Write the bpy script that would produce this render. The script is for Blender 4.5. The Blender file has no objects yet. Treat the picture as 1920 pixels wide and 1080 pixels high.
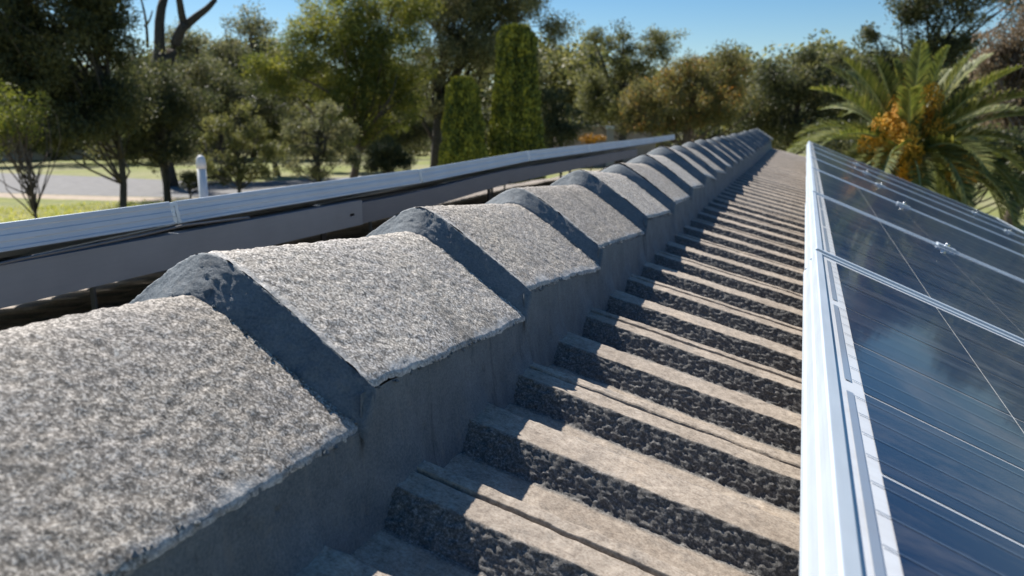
import bpy, math, random
import numpy as np
from mathutils import Vector, Matrix

C = bpy.context.scene.collection
rad = math.radians
random.seed(7)
RNG = np.random.default_rng(11)

# ------------------------------------------------------------------ camera
H = 4.4                                  # eye height above the ground; the eye is at (0, 0, H)
YAW, PITCH = rad(20.427), rad(12.276)
cam_d = bpy.data.cameras.new("camera")
cam = bpy.data.objects.new("camera", cam_d); C.objects.link(cam)
FWD = Vector((-math.sin(YAW)*math.cos(PITCH), math.cos(YAW)*math.cos(PITCH), -math.sin(PITCH)))
cam.location = (0, 0, H)
cam.rotation_euler = FWD.to_track_quat('-Z', 'Y').to_euler()
cam_d.sensor_width = 36.0
cam_d.lens = 36.0*1443/1920
cam_d.clip_start = 0.02
cam_d.clip_end = 3000
cam_d.dof.use_dof = True
cam_d.dof.focus_distance = 0.80
cam_d.dof.aperture_fstop = 9.0
bpy.context.scene.camera = cam

# ------------------------------------------------------------------ sky and sun
SUN = Vector((-0.706, 0.46, 1.0)).normalized()
elev = math.asin(SUN.z); azim = math.atan2(SUN.x, SUN.y)
world = bpy.data.worlds.new("World"); bpy.context.scene.world = world
world.use_nodes = True
wn = world.node_tree; wn.nodes.clear()
sky = wn.nodes.new('ShaderNodeTexSky'); sky.sky_type = 'NISHITA'; sky.sun_disc = False
sky.sun_elevation = elev; sky.sun_rotation = azim
sky.air_density = 1.0; sky.dust_density = 0.25; sky.ozone_density = 3.0
bg = wn.nodes.new('ShaderNodeBackground'); bg.inputs[1].default_value = 0.062
out = wn.nodes.new('ShaderNodeOutputWorld')
hs = wn.nodes.new('ShaderNodeHueSaturation'); hs.inputs['Saturation'].default_value = 1.35
wn.links.new(sky.outputs[0], hs.inputs['Color']); wn.links.new(hs.outputs[0], bg.inputs[0]); wn.links.new(bg.outputs[0], out.inputs[0])
sun_d = bpy.data.lights.new("sun", 'SUN'); sun_d.energy = 4.9; sun_d.angle = rad(0.53); sun_d.color = (1.0, 0.945, 0.87)
sun = bpy.data.objects.new("sun", sun_d); C.objects.link(sun)
sun.rotation_euler = SUN.to_track_quat('Z', 'Y').to_euler(); sun.location = (0, 0, 40)
vs = bpy.context.scene.view_settings
vs.view_transform = 'Standard'; vs.look = 'None'; vs.exposure = 0.8; vs.gamma = 1.0

# ------------------------------------------------------------------ noise in numpy
def _hash(i, j, k, s):
    n = (i.astype(np.int64)*73856093) ^ (j.astype(np.int64)*19349663) ^ (k.astype(np.int64)*83492791) ^ (s*2654435761)
    n = (n ^ (n >> 13)) * 1274126177 & 0xffffffff
    n = (n ^ (n >> 16)) * 2246822519 & 0xffffffff
    return ((n >> 8) & 0xffff)/65535.0
def vnoise(P, sc, seed=0):
    """smooth value noise in -1..1 of points P (n,3), feature size sc"""
    q = np.asarray(P)/sc; b = np.floor(q); f = q-b; f = f*f*(3-2*f)
    r = 0
    for dx in (0, 1):
        wx = f[:, 0] if dx else 1-f[:, 0]
        for dy in (0, 1):
            wy = f[:, 1] if dy else 1-f[:, 1]
            for dz in (0, 1):
                wz = f[:, 2] if dz else 1-f[:, 2]
                r = r + wx*wy*wz*_hash(b[:, 0]+dx, b[:, 1]+dy, b[:, 2]+dz, seed)
    return r*2-1
def fbm(P, sc, n=3, seed=0):
    r = 0; a = 1; t = 0
    for k in range(n):
        r = r+a*vnoise(P, sc/2**k, seed+k*17); t += a; a *= .55
    return r/t
def worley(P, sc, seed=0):
    """distance to the nearest of one jittered point per cell, in cell units"""
    q = np.asarray(P)/sc; b = np.floor(q); best = np.full(len(q), 9.0)
    for dx in (-1, 0, 1):
        for dy in (-1, 0, 1):
            for dz in (-1, 0, 1):
                c = b+np.array([dx, dy, dz])
                d = (c[:, 0]+_hash(c[:, 0], c[:, 1], c[:, 2], seed)-q[:, 0])**2+(c[:, 1]+_hash(c[:, 0], c[:, 1], c[:, 2], seed+7)-q[:, 1])**2+(c[:, 2]+_hash(c[:, 0], c[:, 1], c[:, 2], seed+13)-q[:, 2])**2
                best = np.minimum(best, d)
    return np.sqrt(best)
def sstep(a, b, x):
    t = np.clip((np.asarray(x, dtype=float)-a)/(b-a), 0, 1); return t*t*(3-2*t)

# ------------------------------------------------------------------ object helpers
def tag(o, label=None, cat=None, group=None, kind=None):
    if label: o['label'] = label
    if cat: o['category'] = cat
    if group: o['group'] = group
    if kind: o['kind'] = kind
    return o
def empty(name, loc, label, cat, group=None, rz=0):
    o = bpy.data.objects.new(name, None); C.objects.link(o)
    o.location = loc; o.rotation_euler = (0, 0, rz); o.empty_display_size = .2
    return tag(o, label, cat, group)
def mesh_np(name, V, F, mat, parent=None, smooth=True, attrs=None, base=None):
    """V (n,3) world coordinates; F (m,3|4) or a list of index tuples; coordinates are stored relative to the parent or base"""
    V = np.asarray(V, dtype=np.float64)
    off = np.array(parent_loc(parent)) if parent is not None else np.array(base if base is not None else (0, 0, 0))
    me = bpy.data.meshes.new(name)
    V = V-off
    if isinstance(F, np.ndarray):
        n, k = F.shape
        me.vertices.add(len(V)); me.vertices.foreach_set('co', V.ravel())
        me.loops.add(n*k); me.loops.foreach_set('vertex_index', F.ravel().astype(np.int32))
        me.polygons.add(n)
        me.polygons.foreach_set('loop_start', np.arange(0, n*k, k, dtype=np.int32))
        me.polygons.foreach_set('loop_total', np.full(n, k, dtype=np.int32))
        me.update(calc_edges=True)
    else:
        me.from_pydata([tuple(v) for v in V], [], F); me.update()
    if smooth:
        me.polygons.foreach_set('use_smooth', np.ones(len(me.polygons), dtype=bool))
    if attrs:
        for k, a in attrs.items():
            at = me.attributes.new(k, 'FLOAT', 'POINT'); at.data.foreach_set('value', np.asarray(a, dtype=np.float32))
    me.materials.append(mat)
    o = bpy.data.objects.new(name, me); C.objects.link(o)
    if parent is not None: o.parent = parent
    elif base is not None: o.location = base
    return o
def parent_loc(p):
    v = Vector(p.location)
    while p.parent: p = p.parent; v = v+p.location
    return v
def grid_faces(nu, nv):
    i = np.arange(nu-1)[:, None]*nv+np.arange(nv-1)[None, :]
    i = i.ravel()
    return np.stack([i, i+nv, i+nv+1, i+1], 1)
class MB:
    def __init__(s): s.v = []; s.f = []
    def box(s, c, size, M=None):
        b = len(s.v); hx, hy, hz = [q/2 for q in size]
        for x in (-hx, hx):
            for y in (-hy, hy):
                for z in (-hz, hz):
                    p = Vector((x, y, z))
                    if M is not None: p = M @ p
                    s.v.append(tuple(Vector(c)+p))
        for f in ((0, 1, 3, 2), (4, 6, 7, 5), (0, 4, 5, 1), (2, 3, 7, 6), (0, 2, 6, 4), (1, 5, 7, 3)):
            s.f.append(tuple(b+i for i in f))
        return s
    def tube(s, pts, rads, n=6, cap=True):
        b = len(s.v); m = len(pts)
        pts = [Vector(p) for p in pts]
        for i, p in enumerate(pts):
            d = (pts[min(i+1, m-1)]-pts[max(i-1, 0)]).normalized()
            a = Vector((0, 0, 1)) if abs(d.z) < .9 else Vector((1, 0, 0))
            u = d.cross(a).normalized(); w = d.cross(u)
            for k in range(n):
                t = 2*math.pi*k/n
                s.v.append(tuple(p+(u*math.cos(t)+w*math.sin(t))*rads[i]))
        for i in range(m-1):
            for k in range(n):
                k2 = (k+1) % n
                s.f.append((b+i*n+k, b+i*n+k2, b+(i+1)*n+k2, b+(i+1)*n+k))
        if cap:
            s.f.append(tuple(b+k for k in range(n))[::-1]); s.f.append(tuple(b+(m-1)*n+k for k in range(n)))
        return s
    def prism(s, poly, frame0, frame1):
        """poly list of 2D points; frame functions map (a,b) -> 3D at each end"""
        b = len(s.v); n = len(poly)
        for p in poly: s.v.append(tuple(frame0(*p)))
        for p in poly: s.v.append(tuple(frame1(*p)))
        for k in range(n):
            k2 = (k+1) % n
            s.f.append((b+k, b+k2, b+n+k2, b+n+k))
        s.f.append(tuple(b+k for k in range(n))[::-1]); s.f.append(tuple(b+n+k for k in range(n)))
        return s
    def build(s, name, mat, parent=None, smooth=False, base=None, bevel=0):
        o = mesh_np(name, np.array(s.v), s.f, mat, parent, smooth, base=base)
        if bevel:
            m = o.modifiers.new('bevel', 'BEVEL'); m.width = bevel; m.segments = 2; m.limit_method = 'ANGLE'
        return o

# ------------------------------------------------------------------ material helpers
def newmat(name):
    m = bpy.data.materials.new(name); m.use_nodes = True
    nt = m.node_tree; b = nt.nodes['Principled BSDF']
    return m, nt, b
def N(nt, t, **kw):
    n = nt.nodes.new(t)
    for k, v in kw.items():
        if k.startswith('i_'):
            n.inputs[k[2:].replace('_', ' ')].default_value = v
        else: setattr(n, k, v)
    return n
def ramp(nt, fac, stops):
    r = nt.nodes.new('ShaderNodeValToRGB'); e = r.color_ramp.elements
    while len(e) < len(stops): e.new(.5)
    for q, (p, c) in zip(e, stops):
        q.position = p; q.color = (c[0], c[1], c[2], 1) if len(c) == 3 else c
    nt.links.new(fac, r.inputs[0]); return r.outputs[0]
def mix(nt, fac, a, b):
    n = nt.nodes.new('ShaderNodeMix'); n.data_type = 'RGBA'
    for s, v in ((n.inputs[0], fac), (n.inputs[6], a), (n.inputs[7], b)):
        if hasattr(v, 'links'): nt.links.new(v, s)
        else: s.default_value = v if isinstance(v, (int, float)) else (v[0], v[1], v[2], 1)
    return n.outputs[2]
def noise(nt, scale, detail=4, rough=.6, vec=None, dist=0):
    n = nt.nodes.new('ShaderNodeTexNoise'); n.inputs['Scale'].default_value = scale
    n.inputs['Detail'].default_value = detail; n.inputs['Roughness'].default_value = rough
    n.inputs['Distortion'].default_value = dist
    if vec is not None: nt.links.new(vec, n.inputs['Vector'])
    return n.outputs['Fac']
def coords(nt, scale=(1, 1, 1), rot=(0, 0, 0)):
    g = nt.nodes.new('ShaderNodeNewGeometry'); m = nt.nodes.new('ShaderNodeMapping')
    m.inputs['Scale'].default_value = scale; m.inputs['Rotation'].default_value = rot
    nt.links.new(g.outputs['Position'], m.inputs[0]); return m.outputs[0]
def bump(nt, b, h, strength, dist):
    n = nt.nodes.new('ShaderNodeBump'); n.inputs['Strength'].default_value = strength
    n.inputs['Distance'].default_value = dist; nt.links.new(h, n.inputs['Height'])
    nt.links.new(n.outputs[0], b.inputs['Normal'])
def attr(nt, name):
    a = nt.nodes.new('ShaderNodeAttribute'); a.attribute_name = name; return a.outputs['Fac']

def m_simple(name, col, rough=.6, metal=0, var=.0, sc=20, bmp=0):
    m, nt, b = newmat(name)
    v = coords(nt)
    f = noise(nt, sc, 4, .6, v)
    c = ramp(nt, f, [(.3, tuple(q*(1-var) for q in col)), (.7, tuple(min(1, q*(1+var)) for q in col))])
    nt.links.new(c, b.inputs['Base Color'])
    b.inputs['Roughness'].default_value = rough; b.inputs['Metallic'].default_value = metal
    if bmp: bump(nt, b, f, .5, bmp)
    return m

# cap tiles: exposed sand grains, weathered, pale cement smear on the edges
def m_cap():
    m, nt, b = newmat('weathered_concrete_cap')
    v = coords(nt)
    g1 = noise(nt, 430, 3, .7, v); g2 = noise(nt, 210, 3, .65, v); g3 = noise(nt, 14, 4, .6, v)
    c = ramp(nt, g1, [(.36, (.022, .020, .018)), (.45, (.13, .118, .104)), (.52, (.31, .295, .275)), (.61, (.93, .92, .90))])  # pale and dark grains; the brightest stop paints in sun glints
    c2 = ramp(nt, g2, [(.34, (.07, .07, .07)), (.48, (.26, .255, .245)), (.62, (.60, .59, .57))])
    col = mix(nt, .4, c, c2)
    tint = ramp(nt, g3, [(.35, (.90, .87, .84)), (.65, (1.06, 1.0, .91))])
    mu = nt.nodes.new('ShaderNodeMix'); mu.data_type = 'RGBA'; mu.blend_type = 'MULTIPLY'; mu.inputs[0].default_value = 1
    nt.links.new(col, mu.inputs[6]); nt.links.new(tint, mu.inputs[7])
    v2 = nt.nodes.new('ShaderNodeMix'); v2.data_type = 'RGBA'; v2.blend_type = 'MULTIPLY'; v2.inputs[0].default_value = 1
    nt.links.new(mu.outputs[2], v2.inputs[6]); nt.links.new(ramp(nt, attr(nt, 'tint'), [(0, (.72, .70, .68)), (.5, (.92, .90, .88)), (1, (1.05, 1.05, 1.05))]), v2.inputs[7])
    g5 = noise(nt, 9, 7, .75, v, .7)
    moss = mix(nt, ramp(nt, g5, [(.56, (0, 0, 0)), (.66, (.6, .6, .6))]), v2.outputs[2], (.085, .078, .066))
    lich = mix(nt, ramp(nt, noise(nt, 26, 6, .8, v, .5), [(.62, (0, 0, 0)), (.68, (.55, .55, .55))]), moss, (.60, .60, .57))
    e = attr(nt, 'edge')
    smear = ramp(nt, noise(nt, 60, 4, .7, v), [(.4, (.34, .34, .335)), (.6, (.62, .62, .61))])
    nt.links.new(mix(nt, e, lich, smear), b.inputs['Base Color'])
    b.inputs['Roughness'].default_value = .85
    bump(nt, b, g1, .6, .0012)
    return m
def m_mortar():
    m, nt, b = newmat('blue_grey_pointing_mortar')
    v = coords(nt)
    g1 = noise(nt, 430, 4, .75, v); g3 = noise(nt, 30, 5, .65, v)
    c = ramp(nt, g3, [(.3, (.062, .085, .102)), (.5, (.092, .118, .137)), (.72, (.14, .165, .182))])
    c = mix(nt, .25, c, ramp(nt, g1, [(.36, (.05, .07, .09)), (.64, (.36, .38, .39))]))
    sv = coords(nt, (1, 1, .16)); st = noise(nt, 75, 5, .7, sv, .4)
    c = mix(nt, ramp(nt, st, [(.56, (0, 0, 0)), (.70, (.55, .55, .55))]), c, (.20, .20, .19))
    c = mix(nt, ramp(nt, noise(nt, 22, 6, .75, sv, .8), [(.60, (0, 0, 0)), (.68, (.7, .7, .7))]), c, (.035, .045, .055))
    nt.links.new(c, b.inputs['Base Color'])
    b.inputs['Roughness'].default_value = .7
    bump(nt, b, g1, .8, .0016)
    return m
def m_tile():
    m, nt, b = newmat('lichened_concrete_roof_tile')
    v = coords(nt)
    g1 = noise(nt, 380, 3, .7, v); g2 = noise(nt, 110, 4, .65, v); g3 = noise(nt, 7, 5, .65, v)
    top = ramp(nt, g2, [(.28, (.16, .125, .095)), (.5, (.345, .282, .222)), (.72, (.49, .415, .335))])
    top = mix(nt, .35, top, ramp(nt, g1, [(.34, (.12, .10, .085)), (.6, (.50, .46, .40))]))
    big = ramp(nt, g3, [(.3, (.72, .70, .68)), (.55, (1, 1, 1)), (.75, (1.12, 1.06, .98))])
    mu = nt.nodes.new('ShaderNodeMix'); mu.data_type = 'RGBA'; mu.blend_type = 'MULTIPLY'; mu.inputs[0].default_value = 1
    nt.links.new(top, mu.inputs[6]); nt.links.new(big, mu.inputs[7])
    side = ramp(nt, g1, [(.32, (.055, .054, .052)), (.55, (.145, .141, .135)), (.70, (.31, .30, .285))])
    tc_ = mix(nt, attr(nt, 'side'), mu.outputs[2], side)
    nt.links.new(mix(nt, attr(nt, 'gap'), tc_, (.012, .011, .010)), b.inputs['Base Color'])
    b.inputs['Roughness'].default_value = .92
    bump(nt, b, g1, .5, .0010)
    return m
M = {}
M['cap'] = m_cap(); M['mortar'] = m_mortar(); M['tile'] = m_tile()
def m_alu(name, col, rough):
    m, nt, b = newmat(name)
    v = coords(nt, (40, 2, 40)); f = noise(nt, 6, 4, .6, v); f2 = noise(nt, 9, 4, .6, coords(nt))
    nt.links.new(ramp(nt, f2, [(.3, tuple(q*.88 for q in col)), (.7, col)]), b.inputs['Base Color'])
    b.inputs['Metallic'].default_value = .25
    nt.links.new(ramp(nt, f, [(.3, (rough,)*3), (.7, (rough+.12,)*3)]), b.inputs['Roughness'])
    bump(nt, b, f, .08, .001)
    return m
M['alu'] = m_alu('anodised_aluminium', (.51, .575, .63), .45)
M['alu_dull'] = m_alu('dull_grey_aluminium', (.20, .225, .25), .55)
M['steel'] = m_simple('bright_steel', (.8, .8, .8), .18, 1, .05)
M['black'] = m_simple('black_rubber', (.02, .02, .022), .6, 0, .2)
M['pvc'] = m_simple('white_plastic_pipe', (.72, .72, .70), .45, 0, .06, 12)
M['gutter'] = m_simple('painted_steel_gutter', (.35, .34, .32), .5, 0, .06, 6)
def m_brick():
    m, nt, b = newmat('brown_brick_wall')
    t = nt.nodes.new('ShaderNodeTexBrick'); tc = nt.nodes.new('ShaderNodeTexCoord'); mp = nt.nodes.new('ShaderNodeMapping')
    mp.inputs['Rotation'].default_value = (rad(90), 0, rad(90)); mp.inputs['Scale'].default_value = (4, 4, 4)
    nt.links.new(tc.outputs['Object'], mp.inputs[0]); nt.links.new(mp.outputs[0], t.inputs['Vector'])
    t.inputs['Color1'].default_value = (.30, .19, .13, 1); t.inputs['Color2'].default_value = (.24, .15, .11, 1); t.inputs['Mortar'].default_value = (.4, .38, .34, 1)
    nt.links.new(t.outputs[0], b.inputs['Base Color']); b.inputs['Roughness'].default_value = .9
    return m
M['brick'] = m_brick()

# solar surfaces: each lies under glass, so each has the clear coat
def dusty(nt, b, col, amount=.10):
    v = coords(nt, (1, 2.2, 1), (0, 0, .5)); f = noise(nt, 3.4, 8, .75, v, 1.6); g = noise(nt, 45, 4, .7, v)
    d = ramp(nt, f, [(.48, (0, 0, 0)), (.72, (amount*2.2,)*3)])
    d2 = ramp(nt, g, [(.66, (0, 0, 0)), (.74, (.35, .35, .35))])
    mm = nt.nodes.new('ShaderNodeMath'); mm.operation = 'MULTIPLY'; nt.links.new(d, mm.inputs[0]); nt.links.new(d2, mm.inputs[1])
    a = nt.nodes.new('ShaderNodeMath'); a.operation = 'ADD'; a.use_clamp = True
    nt.links.new(d, a.inputs[0]); nt.links.new(mm.outputs[0], a.inputs[1])
    nt.links.new(mix(nt, a.outputs[0], col, (.30, .26, .235)), b.inputs['Base Color'])
    b.inputs['Coat Weight'].default_value = .6
    b.inputs['Coat IOR'].default_value = 1.32
    nt.links.new(ramp(nt, f, [(.4, (.035,)*3), (.75, (.16,)*3)]), b.inputs['Coat Roughness'])
def m_cell():
    m, nt, b = newmat('dark_blue_solar_cell')
    w = nt.nodes.new('ShaderNodeTexWave'); w.wave_type = 'BANDS'; w.bands_direction = 'Y'
    w.inputs['Scale'].default_value = 150; nt.links.new(coords(nt), w.inputs['Vector'])
    c = ramp(nt, w.outputs[0], [(0, (.0045, .012, .042)), (1, (.0045, .012, .042))])
    dusty(nt, b, c, .10)
    b.inputs['Specular IOR Level'].default_value = .25
    b.inputs['Roughness'].default_value = .35
    return m
M['cell'] = m_cell()
def m_back():
    m, nt, b = newmat('white_backsheet'); c = nt.nodes.new('ShaderNodeRGB'); c.outputs[0].default_value = (.62, .64, .66, 1)
    dusty(nt, b, c.outputs[0], .12); b.inputs['Roughness'].default_value = .6; return m
M['back'] = m_back()
def m_ribbon():
    m, nt, b = newmat('tinned_ribbon'); c = nt.nodes.new('ShaderNodeRGB'); c.outputs[0].default_value = (.30, .35, .42, 1)
    dusty(nt, b, c.outputs[0], .1); b.inputs['Roughness'].default_value = .5; b.inputs['Metallic'].default_value = .3; return m
M['ribbon'] = m_ribbon()
M['busbar'] = m_simple('thin_silver_busbar', (.07, .09, .14), .5, 0, .05)
M['busbar'].node_tree.nodes['Principled BSDF'].inputs['Coat Weight'].default_value = 1

# ------------------------------------------------------------------ the house roof under the camera
# coordinates below are metres from the eye; R(x, y, z) puts them in the world
XR = -0.46                                # x of the ridge
def rise(y):                              # the old ridge sags a little and climbs towards the gable
    y = np.asarray(y, dtype=float)
    return .022*sstep(1.9, 2.9, y)+.010*sstep(5.5, 8.5, y)
Y_END = 8.45; Y_START = -1.1
house = empty('house', (XR, 3.6, 0), 'house under the camera, grey concrete tiled gable roof with a freshly pointed ridge', 'house')

RIB = .1517; RIB0 = .421
def rib_profile(y, fine):
    """depth below the rib-top plane, and 0..1 'side' mask, as functions of y"""
    q = (RIB0-y)/RIB                      # grows towards the camera
    k = np.floor(q); t = (q-k)*RIB        # distance from the far top corner towards the camera
    lap = (np.mod(k, 2) == 1)
    D = .0275
    e0 = np.where(lap, .0525, .048)
    d = np.where((t >= e0) & (t < e0+.0205), D*np.clip((t-e0)/.0205, 0, 1), 0*y)
    d = np.where((t >= e0+.0205) & (t < .136), D, d)
    d = np.where(t >= .136, D*(1-sstep(.135, .1517, t)), d)
    gr = np.clip((.0026-np.abs(t-.0190))/.0007, 0, 1)
    d = np.where(lap & (t < .03), np.maximum(d, gr*.022), d)
    d = np.where(lap & (t < .0158), d-.0016, d)
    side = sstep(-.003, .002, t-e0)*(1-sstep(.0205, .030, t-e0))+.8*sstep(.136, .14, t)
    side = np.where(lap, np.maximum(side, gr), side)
    rib_profile.gap = np.where(lap, gr, 0)
    return d, np.clip(side, 0, 1)

def slope_mesh(name, sgn, tanp, xs, ys, steep, parent, label=None):
    """xs are distances from the ridge across the slope, finely spaced near the ridge"""
    nx, ny = len(xs), len(ys)
    X, Y = np.meshgrid(xs, ys, indexing='ij'); X = X.ravel(); Y = Y.ravel()
    P0 = np.stack([X, Y, np.zeros_like(X)], 1)
    yw = Y+.0005*fbm(P0, .12, 2, 5)*np.where(X < 1.2, 1, 0)
    d, side = rib_profile(yw, True)
    gap = rib_profile.gap
    # course laps: each course's nose lies 14 mm over the one below
    first = .505; gauge = .33
    c = np.where(X < first, 0, np.floor((X-first)/gauge)+1)
    ph = np.where(X < first, X/first, (X-first-(c-1)*gauge)/gauge)
    lift = .014*ph-(.006)*(c > 0)
    Z = -.256-tanp*X-steep*np.clip(X-.53, 0, 9)-d+rise(Y)*.6+np.where(X < first, 0, lift)
    P = np.stack([X, Y, Z], 1)
    near = (X < .75) & (Y < 4.2)
    n1 = np.zeros_like(X); n2 = np.zeros_like(X); n3 = np.zeros_like(X)
    Pn = P[near]
    n1[near] = vnoise(Pn, .0062, 1); n2[near] = vnoise(Pn, .0035, 2); n3[near] = fbm(Pn, .03, 3, 3)
    amp = .0005+.0010*side
    wl = np.zeros_like(X); sm = near & (side > .15); wl[sm] = .50-worley(P[sm]+n2[sm][:, None]*.0011, .0047, 21)
    Z = Z+(n1*.8+n2*.5)*amp+n3*.0016+wl*side*.0024
    Y2 = Y-(n1*.4+n2*.5)*.0008*side-wl*side*.0034+.0005*n3
    # the broken and worn patch of surface on the shoulders of the ribs
    W = np.stack([XR+sgn*X, Y2, H+Z], 1)
    o = mesh_np(name, W, grid_faces(nx, ny) if sgn < 0 else grid_faces(nx, ny)[:, ::-1], M['tile'], parent, True, {'side': np.clip(side+.5*np.clip(fbm(P, .02, 3, 9)-.25, 0, 1)*2, 0, 1), 'gap': gap})
    if label: o['label'] = label
    return o
xs = np.concatenate([np.arange(0, .11, .03), np.arange(.12, .58, .0028), np.arange(.58, 1.2, .02), np.arange(1.2, 4.6, .055), [4.6]])
def yarr(near_step):
    a = [np.arange(Y_START, .2, .0076), np.arange(.2, 1.7, near_step), np.arange(1.7, 3.0, .0042), np.arange(3.0, 5.2, .0061), np.arange(5.2, Y_END, .0076), [Y_END]]
    for k in range(-17, 2):
        if k % 2: a.append(RIB0-k*RIB-.0190+np.arange(-.0052, .0053, .0008))
        a.append(RIB0-k*RIB-np.arange(.044, .078, .0011))
    return np.unique(np.round(np.concatenate(a), 5))
right = slope_mesh('roof_slope', 1, .253, xs, yarr(.0024), .157, house, 'sunlit tiled slope beside the panels with ribs running down to the right')
xs_l = np.concatenate([np.arange(0, 1.2, .03), np.arange(1.2, 4.3, .06), [4.3]])
left = slope_mesh('roof_slope', -1, .183, xs_l, np.concatenate([np.arange(Y_START, Y_END, .0076), [Y_END]]), 0, house, 'far tiled slope dropping away behind the ridge')

# ridge caps -------------------------------------------------------
capY = [-.66, -.28, .10, .478, .860, 1.233, 1.638, 2.02, 2.37, 2.70, 3.05, 3.43, 3.79, 4.16, 4.53, 4.90, 5.28, 5.67, 6.05, 6.43, 6.81, 7.19, 7.57, 7.95, 8.34]
HW = .152
def cap_z(u, y, lift):
    """cap surface height relative to the eye; u is the signed distance from the crest line"""
    return -.1385-.74*(np.sqrt(u*u+.026**2)-.026)-.018*np.clip(np.abs(u)-.10, 0, 1)+lift+rise(y)
def make_cap(i):
    y0, y1 = capY[i], capY[i+1]
    ya, yb = y0+.027, y1+.012            # near end on top of the previous cap, far end under the next
    L = .029+.004*math.sin(i*2.3)
    dist = max(.3, ya)
    st = .0024 if dist < .9 else .0034 if dist < 1.7 else .006 if dist < 3 else .011
    us = np.arange(-HW, HW+st/2, st); us = np.concatenate([us, [us[-1]]])
    ysn = np.arange(ya, yb+st/2, st)
    if dist > 1: us = us.copy()
    U, Y = np.meshgrid(us, ysn, indexing='ij'); sh = U.shape; U = U.ravel(); Y = Y.ravel()
    t = (Y-ya)/(yb-ya)
    tw = .004*math.sin(i*5.1)             # every cap sits a touch askew
    lift = L*(1-t)-.001
    wob = np.stack([np.sign(U)*3+i, Y, 0*Y], 1)
    edge = np.clip((np.abs(U)-(HW-.006))/.006, 0, 1)
    U2 = U+np.sign(U)*edge*(.0016*fbm(wob, .03, 2, 40)+.0012*fbm(wob, .004, 3, 44))+tw*(t-.5)*2
    Z = cap_z(U2, Y, lift)
    P = np.stack([U2, Y, Z], 1)
    n = vnoise(P, .0060, 60+i)*.7+vnoise(P, .0036, 61)*.7
    big = fbm(P, .07, 3, 63)
    Z = Z+n*.0015*(1-.4*edge)+big*.0018
    last = np.zeros(sh, bool); last[-1, :] = True; last = last.ravel()
    Z = Z-edge*.0015; Z[last] -= .004
    first = np.zeros(sh, bool); first[0, :] = True; first = first.ravel(); Z[first] -= .006
    em = np.clip(sstep(HW-.007, HW-.001, np.abs(U)+.008*fbm(P, .007, 3, 70)+.010*fbm(P, .05, 2, 75))*.5, 0, 1)*np.where(U > 0, 1, .4)
    em = np.maximum(em, .5*sstep(.012, .002, Y-ya+.004*fbm(P, .01, 2, 71)))
    W = np.stack([XR+U2, Y, H+Z], 1)
    c = mesh_np('ridge_cap', W, grid_faces(*sh)[:, ::-1], M['cap'], house, True, {'edge': em, 'tint': np.full(len(em), (i*.618) % 1)})
    return c, L
def make_fillet(i, cap, Lprev):
    """the wedge of pointing mortar that closes the near end of cap i against cap i-1"""
    y0 = capY[i]; ya = y0+.027
    L = .029+.004*math.sin(i*2.3)
    dist = max(.3, ya)
    nv = 22 if dist < 1 else 14 if dist < 2 else 6
    st = .0024 if dist < 1 else .004 if dist < 2 else .012
    us = np.arange(-HW-.004, HW+.0045, st); us = np.concatenate([us, [us[-1]]])
    vsn = np.linspace(0, 1, nv)
    U, T = np.meshgrid(us, vsn, indexing='ij'); sh = U.shape; U = U.ravel(); T = T.ravel()
    A = np.stack([U, 0*U+i*.37, 0*U], 1)
    ylo = y0+.003+.0025*fbm(A, .03, 3, 80)-.004*np.exp(-(U/.05)**2)+.004*sstep(.10, .15, np.abs(U)); yhi = ya+.001+.0035*fbm(A, .02, 3, 81)
    Y = ylo+(yhi-ylo)*T
    zlo = cap_z(U, ylo, 0*U)-.0035+.001*sstep(.5, 1, T)
    # height of the previous cap at ylo is a little above its far-end line
    zlo = zlo+.0018
    zhi = cap_z(U, yhi, L)+.0008
    Z = zlo+(zhi-zlo)*(T**.92)-.0008*np.sin(math.pi*T)
    P = np.stack([U, Y, Z], 1)
    n = vnoise(P, .0042, 90)*.6+vnoise(P, .0028, 91)*.8+fbm(P, .03, 2, 92)*.15
    lip = np.exp(-((T-.0)/.12)**2)
    Z = Z+n*.0006; Y = Y-n*.0006
    Z = np.where(T <= 0, Z-.006, Z); Z = np.where(T >= 1, Z-.004, Z)
    last = np.zeros(sh, bool); last[-1, :] = True; last[0, :] = True; Z = np.where(last.ravel(), Z-.02, Z)
    W = np.stack([XR+U, Y, H+Z], 1)
    mesh_np('pointing_mortar', W, grid_faces(*sh)[:, ::-1], M['mortar'], cap, True)
for i in range(len(capY)-1):
    c, L = make_cap(i)
    if i: make_fillet(i, c, L)

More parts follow.
